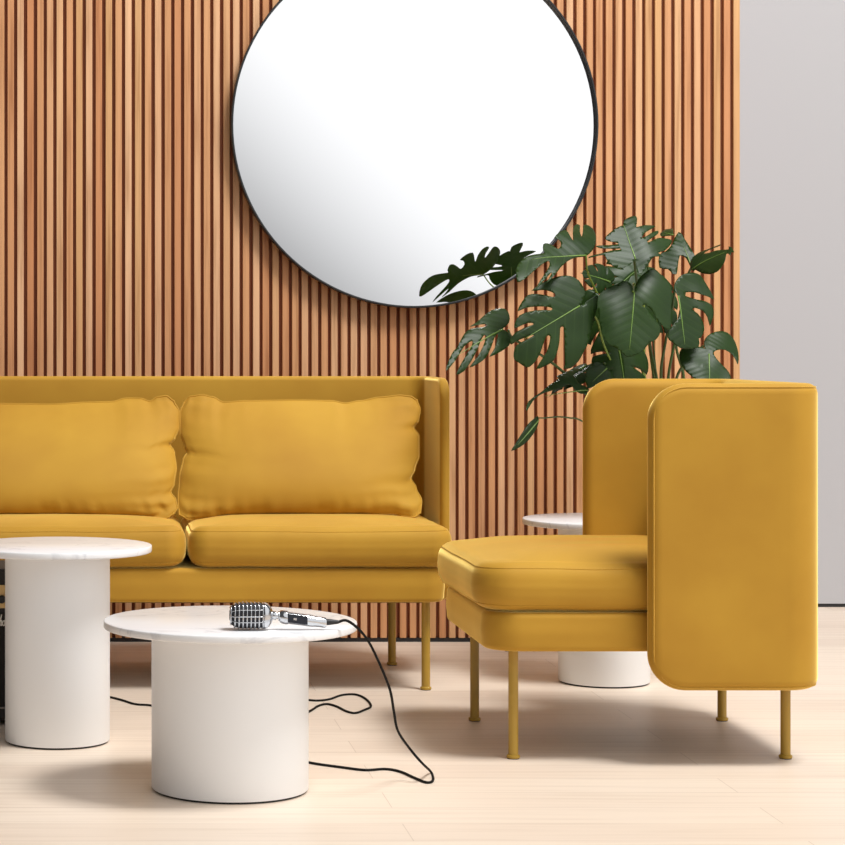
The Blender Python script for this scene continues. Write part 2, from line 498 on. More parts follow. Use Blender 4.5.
R2 = dict(left=[(402, 184), (412, 180.5), (432, 180), (446, 184), (452, 187), (459, 183), (475, 179.5), (500, 177.5), (514, 178.5)],
          right=[(400, 417), (410, 420), (420, 418.5), (427, 413.5), (436, 419), (455, 419), (468, 415), (478, 411), (487, 416), (500, 421.5), (512, 420.5)],
          top=[(184, 402), (190, 396.5), (202, 395), (212, 397), (224, 402.5), (245, 401), (300, 400.5), (332, 401), (345, 403.5), (360, 401), (380, 397.5), (400, 395.5), (410, 396.5), (417, 400)],
          bottom=[(180, 516), (190, 520.5), (205, 519), (235, 515), (300, 514.5), (360, 514.5), (392, 514), (405, 517), (414, 518), (420, 514)])
G = 'back pillows along the sofa'
pillow('back_pillow', R2['left'], R2['right'], R2['top'], R2['bottom'], 6.60*K, 6.80*K, .082, 1.3,
       'loose mustard velvet back pillow on the sofa seat nearest the armchair, beside the arm', G)
R1 = dict(left=[(402, -68), (412, -72), (434, -70), (446, -66), (470, -73), (500, -75), (514, -74)],
          right=[(401, 174), (412, 179), (428, 178.5), (438, 175), (444, 169.5), (452, 174), (468, 176), (484, 174), (492, 170.5), (500, 175.5), (508, 177), (514, 174)],
          top=[(-68, 402), (-50, 397), (-20, 402), (0, 404), (50, 404.5), (90, 402.5), (112, 402), (126, 398.5), (140, 398.5), (150, 401.5), (158, 397), (166, 396), (174, 401)],
          bottom=[(-74, 514), (-40, 516), (0, 514.5), (60, 514.5), (120, 515.5), (155, 516.5), (166, 518), (174, 514)])
pillow('back_pillow', R1['left'], R1['right'], R1['top'], R1['bottom'], 6.60*K, 6.80*K, .082, 4.1,
       'mustard velvet back pillow on the sofa above the tall white table at the left', G)

# pillow inside the armchair, leaning on its back
bm = bmesh.new()
nu, nv = 40, 30
gv = {}
for side in (-1, 1):
    for j in range(nv+1):
        for i in range(nu+1):
            if side == 1 and (i in (0, nu) or j in (0, nv)): gv[(side, i, j)] = gv[(-1, i, j)]; continue
            a = -math.cos(PI*i/nu); b = -math.cos(PI*j/nv)
            h = max(0, (1-abs(a)**3)*(1-abs(b)**2.6))**.52
            y = yc+a*.255*(1-.05*(1-b*b)); z = .60+b*.150*(1-.04*(1-a*a)); x = 1.385+b*.045+side*h*.062
            gv[(side, i, j)] = bm.verts.new((x, y, z))
for side in (-1, 1):
    for j in range(nv):
        for i in range(nu):
            bm.faces.new((gv[(side, i, j)], gv[(side, i+1, j)], gv[(side, i+1, j+1)], gv[(side, i, j+1)]))
tag(obj('back_pillow', bm, VEL), 'mustard velvet pillow inside the armchair, mostly hidden behind its near wing', 'pillow')

# ------------------------------------------------------------------ round tables
def table(cx, cy, rc, rt, h, label, th=.0155):
    t = empty('side_table' if h > .4 else 'coffee_table', (cx, cy, 0), label, 'table')
    bm = bmesh.new(); lathe(bm, [(rc-.006, 0), (rc-.006, .006)], (cx, cy, 0), 96); sharp(obj('base_ring', bm, BLACK, t))
    bm = bmesh.new(); lathe(bm, [(rc-.001, .0045), (rc, .006), (rc, h-th)], (cx, cy, 0), 128); sharp(obj('pedestal', bm, WHITEP, t))
    bm = bmesh.new(); lathe(bm, [(rt-.003, h-th), (rt-.0008, h-th+.001), (rt, h-th+.003), (rt, h-.0025), (rt-.0008, h-.0008), (rt-.0025, h)], (cx, cy, 0), 160)
    sharp(obj('tabletop', bm, MARBLE, t), 60)
    return t
T1 = fl(57.5, 741.0); T2 = fl(229.9, 789.0); T3 = fl(604, 682.0)
table(T1.x, T1.y, .117, .2107, .4385, 'tall white pedestal side table with round marble top at the left edge')
table(T2.x, T2.y, .156, .2515, .3365, 'low wide white pedestal coffee table with round marble top carrying the microphone')
table(T3.x, T3.y, .118, .2105, .4285, 'tall white pedestal side table with marble top partly hidden behind the armchair seat')

# ------------------------------------------------------------------ microphone
zt = .3365
my = F*(H-zt-.0275)/(615.5-Y0)
mx0 = (229-X0)*my/F; s_ = my/F    # metres per pixel at the microphone
mi = empty('microphone', (mx0+.09, my, zt), 'vintage chrome ribbed microphone lying on the low white coffee table', 'microphone')
Lh, hh, hd = 40*s_, .0268, .024
GRL = mat('dark_grille_cloth', (.02, .022, .028), .6)
cz = zt+.0278
def headring(x, t, k=1.0, n=40):
    """cross-section (y, z) of the head at t=0..1 along its length"""
    e = 1-abs(2*t-1)**3.2*.42 if t < .5 else 1-abs(2*t-1)**4*.22
    if t < .5: e = (max(0, 1-(1-min(1, t/.33))**2.4))**.5*.62+.38
    out = []
    for i in range(n):
        a = 2*PI*i/n; c, s = math.cos(a), math.sin(a)
        y = math.copysign(abs(c)**.72, c)*hd*e*k; z = math.copysign(abs(s)**.72, s)*hh*e*k
        out.append(Vector((x, my+y, cz+z)))
    return out
bm = bmesh.new()
ts = [i/24 for i in range(25)]
rings(bm, [headring(mx0+.001+t*Lh, t, .90) for t in ts])
obj('grille_core', bm, GRL, mi)
# ribs
bm = bmesh.new()
nr = 9
for i in range(nr):
    t0 = .02+.80*i/(nr-1) ; wv = .030
    a0, a1 = mx0+t0*Lh, mx0+(t0+wv)*Lh
    R = [headring(a0, t0, .86), headring(a0, t0, 1.0), headring(a1, t0+wv, 1.0), headring(a1, t0+wv, .86)]
    rings(bm, R)
for z0_, z1_ in ((-.0015, .0015), (-.0125, -.0105), (.012, .0138)):
    pts_o = []
    for sy in (-1,):
        for k in range(0, 21):
            t = .02+.82*k/20
            rg = headring(mx0+t*Lh, t, 1.015)
            zz = (z0_+z1_)/2
            near = min((p for p in rg if p.y < my), key=lambda p: abs(p.z-cz-zz))
            pts_o.append(Vector((near.x, near.y, cz+zz*max(.5, (near.y-my)/-hd))))
        tube(bm, pts_o, abs(z1_-z0_)/2, 6)
obj('ribs', bm, CHROME, mi)
bm = bmesh.new()
R = [headring(mx0+t*Lh, t, k) for t, k in ((.86, .9), (.86, 1.02), (.90, 1.03), (.95, 1.02), (1.0, 1.0), (1.05, .9), (1.08, .72), (1.095, .45), (1.1, .1))]
rings(bm, R); hcap = obj('head_cap', bm, CHROME, mi)
xe = mx0+1.09*Lh
def tilt(o, parent_local=True):
    for v_ in o.data.vertices: v_.co.z += max(0, (xe+.102-v_.co.x))*.13-.001
    return o
ax_z = zt+.0215
bm = bmesh.new()
lathe(bm, [(.006, -.006), (.0085, 0), (.0085, .006), (.006, .007), (.006, .010), (.0095, .011), (.0095, .014), (.006, .015)], (xe, my, zt+.0158), 24, 'x')
tilt(sharp(obj('swivel_joint', bm, CHROME, mi)))
bm = bmesh.new()
x1 = xe+.012
lathe(bm, [(.009, 0), (.0125, .004), (.0135, .010), (.0135, .016), (.0118, .018), (.0118, .062), (.0105, .070), (.0105, .088), (.009, .091)], (x1, my, zt+.0150), 32, 'x')
tilt(sharp(obj('handle', bm, CHROME, mi)))
bm = bmesh.new(); box(bm, x1+.017, x1+.054, my-.0135, my-.006, zt+.0075, zt+.0235); sp = tilt(obj('switch_plate', bm, mat('black_enamel', (.012, .016, .026), .25), mi, smooth=False))
bm = bmesh.new(); box(bm, x1+.027, x1+.033, my-.0155, my-.013, zt+.0135, zt+.0175)
sw_ = tilt(obj('switch', bm, CHROME, sp, smooth=False)); sw_.matrix_parent_inverse = Matrix.Identity(4)
bm = bmesh.new(); lathe(bm, [(.0062, 0), (.0062, .006), (.004, .022), (.003, .026)], (x1+.0895, my, zt+.0150), 20, 'x')
sharp(obj('strain_relief', bm, BLACK, mi))

# ------------------------------------------------------------------ cable
xt_ = x1+.113
rc_ = .0027
edge = px(354, 617, T2.y+.02)
cp = [Vector((xt_, my, zt+.0145)), px(345, 620.3, my), px(352, 623.5, my+.005), px(361, 631.5, my+.015), px(370, 644, my+.03), px(381, 667, my+.05),
      px(390, 690, my+.08), px(394, 712, my+.12), px(398, 731, my+.15), px(410, 749, 4.555), px(422, 763, 4.54)]
fp = [(431, 772), (433, 780), (427, 782.5), (415, 778), (400, 771.5), (385, 769), (365, 770), (340, 767), (312, 763), (285, 757), (262, 748),
      (262, 738), (285, 724), (310, 711), (318, 706), (327, 704), (337, 706.5), (346, 711), (355, 713), (364, 710), (371, 706), (366, 699), (356, 694.5),
      (342, 695), (330, 699), (318, 700.5), (300, 700), (260, 703), (210, 708), (165, 707), (148, 705), (135, 704), (122, 700), (110, 697), (96, 694), (84, 691)]
cp += [fl(a, b, rc_) for a, b in fp]
bm = bmesh.new(); tube(bm, smooth_path(cp, 6), rc_, 8)
tag(obj('microphone_cable', bm, CORD), 'thin black cable running from the microphone over the table edge and looping on the floor', 'cable')

# ------------------------------------------------------------------ amplifier at the left frame edge
Ya = 5.80*K
am = empty('guitar_amplifier', (-.42, Ya+.12, 0), 'black amplifier with a gold control panel standing behind the tall table at the left edge', 'amplifier')
AX0, AX1 = -.66, -.10
A_TOP = H-(569-Y0)*Ya/F
TOLEX = mat('black_tolex', (.018, .016, .016), .65)
y_, _ = add_noise(TOLEX, 700, 2); bump(TOLEX, y_.outputs['Fac'], .4, .001)
GOLD = mat('brushed_gold', (.66, .46, .20), .38, .35)
def az(py): return H-(py-Y0)*Ya/F
bm = bmesh.new(); box(bm, AX0, AX1, Ya, Ya+.22, .012, A_TOP)
o = obj('cabinet', bm, TOLEX, am, smooth=False); md = o.modifiers.new('bevel', 'BEVEL'); md.width = .008; md.segments = 3
bm = bmesh.new(); box(bm, AX0+.02, AX1-.02, Ya-.003, Ya+.003, az(608), az(585)); gp = obj('control_panel', bm, GOLD, am, smooth=False)
for i in range(7):
    kx = -.204-i*.052
    bm = bmesh.new(); lathe(bm, [(.0095, 0), (.0090, -.012), (.007, -.014)], (kx, Ya-.003, az(599)), 24, 'y')
    k_ = sharp(obj('knob', bm, BLACK, gp)); k_.matrix_parent_inverse = Matrix.Identity(4)
GR = mat('black_grille_cloth', (.014, .012, .012), .9)
bm = bmesh.new(); box(bm, AX0+.02, AX1-.02, Ya-.002, Ya+.002, az(706), az(612)); gc = obj('speaker_grille', bm, GR, am, smooth=False)
bm = bmesh.new(); box(bm, AX0+.015, AX1-.015, Ya-.004, Ya+.002, az(708.5), az(707)); obj('piping', bm, mat('grey_piping', (.25, .22, .2), .5), am, smooth=False)
# script lettering: the letters "ho" show in the photograph
def stroke(pts, r=.0014):
    bm = bmesh.new(); tube(bm, smooth_path([px(a, b, Ya-.0035) for a, b in pts], 6), r, 6); return bm
LET = mat('white_script', (.85, .84, .8), .4)
for pts in ([(1.6, 614.5), (.4, 620), (-1.2, 625.5), (-.2, 621.5), (1.2, 620.3), (1.4, 622), (.8, 625.4), (2.2, 624.6)],
            [(4.6, 620.6), (3.0, 621.3), (2.5, 624.2), (3.8, 625.5), (5.0, 623.5), (4.6, 620.6), (5.8, 621.2)]):
    l_ = obj('lettering', stroke(pts), LET, gc); l_.matrix_parent_inverse = Matrix.Identity(4)
for x in (AX0+.05, AX1-.05):
    for y in (Ya+.04, Ya+.18):
        bm = bmesh.new(); lathe(bm, [(.016, 0), (.018, .012)], (x, y, 0), 20); sharp(obj('foot', bm, BLACK, am))

# ------------------------------------------------------------------ monstera
LEAF = mat('monstera_leaf', (.02, .06, .02), .40, spec=.32)
n, l, b = nodes(LEAF)
at = n.new('ShaderNodeAttribute'); at.attribute_name = 'leafuv'
sx = n.new('ShaderNodeSeparateXYZ'); l.new(at.outputs['Vector'], sx.inputs[0])
def mth(op, a, b_=None):
    q = n.new('ShaderNodeMath'); q.operation = op
    for k, v in enumerate((a, b_)):
        if v is None: continue
        if isinstance(v, (int, float)): q.inputs[k].default_value = v
        else: l.new(v, q.inputs[k])
    return q.outputs[0]
au = mth('ABSOLUTE', sx.outputs[0])
st_ = mth('ABSOLUTE', mth('SUBTRACT', mth('FRACT', mth('MULTIPLY', mth('SUBTRACT', sx.outputs[1], mth('MULTIPLY', au, .42)), 7.0)), .5))
vein = mth('MAXIMUM', mth('SUBTRACT', 1.0, mth('MULTIPLY', st_, 11.0)), 0.0)
vein = mth('MULTIPLY', vein, mth('MAXIMUM', mth('SUBTRACT', 1.0, au), 0.0))
x, _ = add_noise(LEAF, 9, 3)
r = ramp(LEAF, x.outputs['Fac'], [(.3, (.015, .038, .006)), (.7, (.027, .064, .010))])
mx = n.new('ShaderNodeMix'); mx.data_type = 'RGBA'
l.new(mth('MULTIPLY', vein, .35), mx.inputs[0])
l.new(r.outputs[0], mx.inputs[6]); mx.inputs[7].default_value = (.07, .14, .03, 1)
l.new(mx.outputs[2], b.inputs['Base Color'])
bump(LEAF, st_, .14, .004)
tr = n.new('ShaderNodeBsdfTranslucent'); tr.inputs['Color'].default_value = (.10, .22, .02, 1)
ms = n.new('ShaderNodeMixShader'); ms.inputs[0].default_value = .30
out = n['Material Output']
l.new(b.outputs[0], ms.inputs[1]); l.new(tr.outputs[0], ms.inputs[2]); l.new(ms.outputs[0], out.inputs['Surface'])
RIB = mat('leaf_midrib', (.16, .28, .05), .4)
STEM = mat('monstera_stem', (.055, .10, .02), .45)
STEML = mat('pale_stem', (.20, .30, .04), .45)
POT = mat('grey_ceramic', (.5, .49, .47), .5)
SOIL = mat('soil', (.03, .02, .012), .95)

PX_, PY_ = 1.66, 7.0*K
pl = empty('potted_monstera', (PX_, PY_, 0), 'large potted monstera with split glossy green leaves behind the armchair', 'plant')
bm = bmesh.new(); lathe(bm, [(.095, 0), (.10, .004), (.135, .27), (.14, .30), (.128, .30), (.12, .28), (.01, .275)], (PX_, PY_, 0), 64)
sharp(obj('pot', bm, POT, pl))
bm = bmesh.new(); lathe(bm, [(.119, .262), (.12, .282), (.06, .290), (.001, .292)], (PX_, PY_, 0), 32); obj('soil', bm, SOIL, pl)

def leaf(B, T, W, normal=(0, -1, .35), nl=6, g=.020, b0=.42, fold=.10, droop=.18, tipdroop=.16, rear=1.0, seed=0, asym=(1, 1), name='leaf'):
    B, T = Vector(B), Vector(T)
    v = (T-B); L = v.length; v.normalize()
    nn = Vector(normal); nn = (nn-v*nn.dot(v)).normalized(); u = v.cross(nn)
    rnd = random.Random(seed)
    bm = bmesh.new(); lay = bm.verts.layers.float_vector.new('leafuv')
    bounds = [0.0, .26]
    for i in range(nl-1): bounds.append(.26+(.74-.04)*(i+1)/nl+rnd.uniform(-.012, .012))
    bounds.append(1.0)
    Wp = [(0, .60*rear), (.10, .84*rear), (.25, 1.0), (.45, .98), (.65, .84), (.82, .62), (.93, .44), (1, .30)]
    tab = {}
    def P(t, bb, sd, tau):
        th = math.radians(160*(1-t)**1.1+8-26*bb*(1-.5*t))
        W_ = W*interp(Wp, t)*asym[0 if sd < 0 else 1]
        if t > .8:
            k = (t-.8)/.2; W_ = W_*(1-k)+L*.20*k
        W_ *= 1-.07*abs(2*tau-1)**2*bb+.05*(tau-.5)*bb
        a = L*.82*(t**.92)
        pu = sd*bb*W_*math.sin(th); pv = a+bb*W_*math.cos(th)
        k = bb*W_/max(W, .001)
        wv = noise.noise(Vector((pu/W*1.3+seed*3.1, pv/L*1.7, sd*2.0)))*.05*W
        pz = fold*abs(pu)-droop*(abs(pu)/W)**2*W-tipdroop*max(-.2, pv/L)**2*L+wv-.018*W*abs(2*tau-1)**2*bb
        return B+u*pu+v*pv+nn*pz
    nb_in, nb_out, ntl = 4, 7, 6
    for sd in (-1, 1):
        for i in range(len(bounds)-1):
            t0, t1 = bounds[i], bounds[i+1]
            gl = 0 if i == 0 else 1
            gr = 0 if i == len(bounds)-2 else 1
            bs = [b0*k/nb_in for k in range(nb_in+1)]+[b0+(1-b0)*k/nb_out for k in range(1, nb_out+1)]
            depth = rnd.uniform(-.08, .10)
            rows = []
            for bb in bs:
                bk = b0+depth*.5; k = max(0, (bb-b0)/(1-b0)); k = k**.5*(1.25-.7*k)
                a = t0+gl*g*k; c = t1-gr*g*k
                row = []
                for q in range(ntl+1):
                    tau = q/ntl
                    p = P(a+(c-a)*tau, bb, sd, tau if bb > b0 else (tau*0+.5 if bb == 0 else tau))
                    vtx = bm.verts.new(p)
                    vtx[lay] = Vector((sd*bb, a+(c-a)*tau+.42*bb, 0))
                    row.append(vtx)
                rows.append(row)
            for r0, r1 in zip(rows, rows[1:]):
                for q in range(ntl):
                    try: bm.faces.new((r0[q], r0[q+1], r1[q+1], r1[q]))
                    except ValueError: pass
    bmesh.ops.remove_doubles(bm, verts=bm.verts[:], dist=.0004)
    o = obj(name, bm, LEAF, pl)
    md = o.modifiers.new('thick', 'SOLIDIFY'); md.thickness = .0009; md.offset = 0
    bm = bmesh.new()
    pts = []
    for k in range(13):
        t = k/12; a = L*.82*(t**.92)
        pts.append(B+v*a+nn*(-tipdroop*(a/L)**2*L+.0008))
    tube(bm, pts, lambda t: .0023*(1-.75*t), 6)
    m_ = obj('midrib', bm, RIB, o); m_.matrix_parent_inverse = Matrix.Identity(4)
    return B, v, nn
def cut_leaf(out, s, o, b, t, Yb, Yt, normal, fold=.06, droop=.18, tipdroop=.12, rib=1.0, seed=0):
    """a leaf cut to an outline lying in its own tilted plane, then domed, folded along the midrib and given thickness"""
    P = [Vector((o[0]+x*s, o[1]+y*s)) for x, y in out]
    sm = []
    m = len(P)
    for i in range(m):
        a, b_, c, d = P[i-1], P[i], P[(i+1) % m], P[(i+2) % m]
        sm.append(b_)
        sm.append(.5*(b_+c)+((b_-a)-(d-c))*.0625)
    B = px(o[0]+b[0]*s, o[1]+b[1]*s, Yb); T = px(o[0]+t[0]*s, o[1]+t[1]*s, Yt)
    v = T-B; L = v.length; v.normalize()
    nn = Vector(normal); nn = (nn-v*nn.dot(v)).normalized(); u = v.cross(nn)
    O = Vector((0, 0, H)); uv = []
    for p in sm:
        d = Vector(((p.x-X0)/F, 1, -(p.y-Y0)/F)); q = O+d*((B-O).dot(nn)/d.dot(nn))-B
        uv.append((q.dot(u), q.dot(v)))
    W = max(abs(a) for a, _ in uv)
    bm = bmesh.new(); lay = bm.verts.layers.float_vector.new('leafuv')
    vv, ee, ff = delaunay_2d_cdt([Vector(q) for q in uv], [], [list(range(len(uv)))], 1, 1e-5)[:3]
    vs = [bm.verts.new((q.x, q.y, 0)) for q in vv]
    for f in ff: bm.faces.new([vs[k] for k in f])
    st = .009
    lo, hi = min(c for a, c in uv), max(c for a, c in uv)
    cuts = [((k*st, 0, 0), (1, 0, 0)) for k in range(int(-W/st)-1, int(W/st)+2)]+[((0, lo+k*st, 0), (0, 1, 0)) for k in range(1, int((hi-lo)/st)+1)]
    for co, no in cuts:
        bmesh.ops.bisect_plane(bm, geom=bm.verts[:]+bm.edges[:]+bm.faces[:], plane_co=co, plane_no=no, dist=1e-6)
    for q in bm.verts:
        a, c = q.co.x, q.co.y
        q[lay] = Vector((a/W, c/L, 0))
        z = fold*abs(a)-droop*(abs(a)/W)**2*W-tipdroop*max(-.3, c/L)**2*L+noise.noise(Vector((a/W*1.4+seed, c/L*1.6, seed)))*.07*W
        q.co = B+u*a+v*c+nn*z
    o_ = obj('leaf', bm, LEAF, pl)
    md = o_.modifiers.new('thick', 'SOLIDIFY'); md.thickness = .0009; md.offset = 0
    bm = bmesh.new()
    pts = [B+v*(L*rib*k/12)+nn*(-tipdroop*(rib*k/12)**2*L+.0008+noise.noise(Vector((seed, rib*k/12*1.6, seed)))*.07*W) for k in range(13)]
    tube(bm, pts, lambda t: .0021*(1-.75*t), 6)
    m_ = obj('midrib', bm, RIB, o_); m_.matrix_parent_inverse = Matrix.Identity(4)
cut_leaf([(590,190),(560,140),(510,110),(450,105),(380,120),(310,150),(235,205),(300,205),(345,212),(390,235),(385,258),(330,245),(270,232),(210,235),(170,280),(135,350),
 (190,328),(260,322),(330,325),(368,335),(365,350),(300,348),(220,355),(150,380),(118,430),(115,470),(150,458),(200,438),(240,438),(238,450),(190,465),(150,485),(120,500),(90,545),(85,560),(100,580),
 (130,560),(180,540),(240,520),(245,525),(200,550),(150,575),(125,600),(118,640),(125,680),(160,705),(215,738),(250,720),(275,690),(300,640),(320,570),(340,528),(362,530),(358,580),(340,640),(310,690),(280,750),
 (340,730),(390,700),(415,640),(428,560),(430,480),(440,466),(455,475),(462,560),(465,640),(475,720),(470,750),(520,745),(570,700),(600,640),(635,560),(660,440),(685,340),(692,250),(640,270),(600,300),(565,322),(585,280),(602,230)],
 .142, (500, 260), (558, 325), (110, 590), 5.86, 5.80, (.1, -1, .25), seed=1, rib=.85)
cut_leaf([(305,205),(340,170),(343,130),(325,95),(290,90),(250,100),(210,130),(170,165),(135,185),(175,180),(215,178),(220,190),(190,195),(140,198),(110,220),(85,265),(75,290),(60,300),(40,340),(28,390),(50,375),(90,320),(110,285),(145,262),(150,275),
 (140,300),(110,350),(82,412),(120,400),(150,360),(175,310),(190,270),(205,240),(218,245),(205,290),(180,340),(145,385),(190,370),(225,345),(245,300),(262,250),(278,235),(272,270),(262,310),(240,345),(300,320),(340,290),(352,255),(335,225),(310,210)],
 .1893, (445, 290), (305, 208), (50, 340), 5.92, 5.82, (-.1, -1, .4), seed=2, rib=.9)
cut_leaf([(560,365),(600,330),(622,280),(625,220),(615,180),(590,150),(560,140),(548,170),(540,210),(528,240),(522,200),(530,150),(510,140),(485,165),(472,220),(472,270),(455,240),(430,195),(390,205),(355,240),(380,250),(400,280),(385,310),(355,290),(320,268),(292,270),(290,310),(300,330),
 (240,330),(190,335),(150,365),(132,410),(142,480),(180,475),(240,430),(300,390),(325,385),(330,410),(310,450),(275,500),(258,540),(300,500),(345,455),(330,490),(315,515),(360,480),(400,430),(440,395),(480,375),(520,370)],
 .1538, (500, 200), (560, 362), (180, 358), 5.90, 5.84, (0, -1, .8), seed=3, rib=.9, droop=.1)
cut_leaf([(425,510),(400,540),(350,570),(290,585),(220,565),(160,510),(140,470),(100,465),(0,475),(10,460),(100,450),(200,425),(280,415),(285,405),(200,405),(110,400),(65,380),(70,370),(180,370),(265,360),(250,345),(180,330),(145,300),(180,260),(240,215),(300,185),(318,190),(320,140),(370,105),(430,85),(448,120),(435,200),
 (450,205),(520,185),(620,180),(560,230),(510,270),(485,310),(500,310),(550,280),(600,240),(650,225),(640,260),(580,310),(535,350),(560,350),(640,300),(700,290),(770,290),(785,310),(750,370),(700,420),(640,450),(690,480),(600,490),(560,540),(520,600),(480,640),(450,620),(435,560)],
 .1065, (590, 205), (425, 510), (310, 160), 5.82, 5.88, (.05, -1, .5), seed=4, rib=.95, tipdroop=.05)
cut_leaf([(262,175),(250,120),(225,90),(180,78),(150,95),(90,120),(30,150),(-10,200),(-15,280),(0,330),(10,400),(20,470),(60,540),(120,580),(170,605),(210,640),(240,645),(300,630),(345,600),(390,545),(440,520),(470,470),(465,420),(430,380),(380,330),(345,290),(320,280),(345,270),(400,310),(440,370),(480,410),(520,440),
 (545,440),(560,400),(568,330),(555,250),(562,190),(555,120),(520,70),(460,20),(420,-10),(370,0),(310,50),(285,90),(270,130)],
 .1302, (600, 270), (262, 175), (235, 620), 5.84, 5.78, (0, -1, .3), seed=5, rib=.95)
cut_leaf([(190,245),(165,200),(170,160),(200,110),(250,85),(300,80),(350,95),(385,140),(420,200),(442,255),(400,240),(350,225),(300,210),(240,215),(235,235),(260,245),(320,262),(380,275),(425,300),(440,350),(430,400),(415,432),(395,380),(360,340),(310,320),(290,330),(330,360),(365,410),(378,460),(365,500),(345,515),(330,480),(300,420),(285,400),(320,460),(345,520),
 (345,570),(290,585),(220,580),(160,540),(132,510),(135,470),(170,420),(200,380),(200,330),(195,290)],
 .148, (650, 260), (190, 245), (250, 575), 5.98, 5.92, (.2, -1, .45), seed=6, rib=.95)
cut_leaf([(400,640),(375,600),(330,585),(260,585),(215,595),(205,630),(215,690),(250,740),(310,790),(330,830),(400,850),(470,850),(545,800),(550,770),(520,730),(470,690),(435,650),(430,625),(460,610),(510,605),(560,630),(590,670),(600,690),(608,660),(605,600),(585,540),(550,500),(500,480),(440,485),(390,510),(365,550),(370,590)],
 .148, (650, 260), (398, 635), (410, 845), 5.98, 5.92, (.1, -1, .5), seed=7, rib=.9)
cut_leaf([(300,380),(340,330),(400,300),(460,280),(540,240),(580,225),(560,245),(470,290),(430,330),(480,320),(540,290),(640,265),(640,240),(665,240),(680,270),(690,290),(665,290),(660,330),(645,310),(625,315),(620,370),(590,430),(540,490),(470,525),(400,520),(350,495),(330,510),(300,460)],
 .1006, (660, 220), (325, 490), (640, 280), 6.10, 6.02, (-.2, -1, .9), seed=8, rib=.9)
cut_leaf([(0,330),(60,300),(120,240),(150,170),(165,140),(200,90),(235,120),(245,150),(290,240),(330,320),(345,360),(330,440),(325,500),(290,440),(260,380),(200,350),(180,450),(170,530),(130,530),(80,480),(0,460)],
 .1006, (660, 220), (320, 490), (190, 110), 6.15, 6.2, (0, -1, .3), seed=9, rib=.6)
cut_leaf([(0,120),(50,60),(120,50),(130,100),(130,150),(60,155),(10,150)], .1006, (660, 220), (130, 150), (20, 110), 6.16, 6.2, (0, -1, .6), seed=10, rib=.8)
cut_leaf([(30,200),(80,160),(140,130),(120,110),(180,80),(240,50),(300,40),(310,60),(260,80),(240,110),(280,170),(320,185),(345,205),(330,235),(290,240),(250,215),(210,170),(170,185),(110,200),(50,210),(10,225),(-20,250),(-55,310),(-60,290),(-50,250),(0,215)],
 .142, (540, 360), (335, 215), (-20, 235), 5.95, 5.86, (-.1, -1, .7), seed=14, rib=.8)
cut_leaf([(335,60),(360,30),(400,10),(450,30),(500,80),(530,125),(480,135),(440,150),(400,170),(360,185),(345,170),(330,120)], .142, (540, 360), (470, 60), (355, 165), 6.0, 5.95, (0, -1, .3), seed=13, rib=.8)
cut_leaf([(490,665),(495,690),(485,730),(450,790),(410,825),(370,845),(385,810),(410,760),(440,710),(470,680)], .1893, (445, 290), (493, 688), (378, 838), 5.92, 5.86, (.5, -1, .2), seed=16, rib=.85)
def stem(pts, r=.0042, m=None, name='stem'):
    bm = bmesh.new(); tube(bm, smooth_path(pts, 7), lambda t: r*(1.25-.45*t), 8); obj(name, bm, m or STEM, pl)
root = lambda dx=0, dy=0: Vector((PX_+dx, PY_+dy, .27))
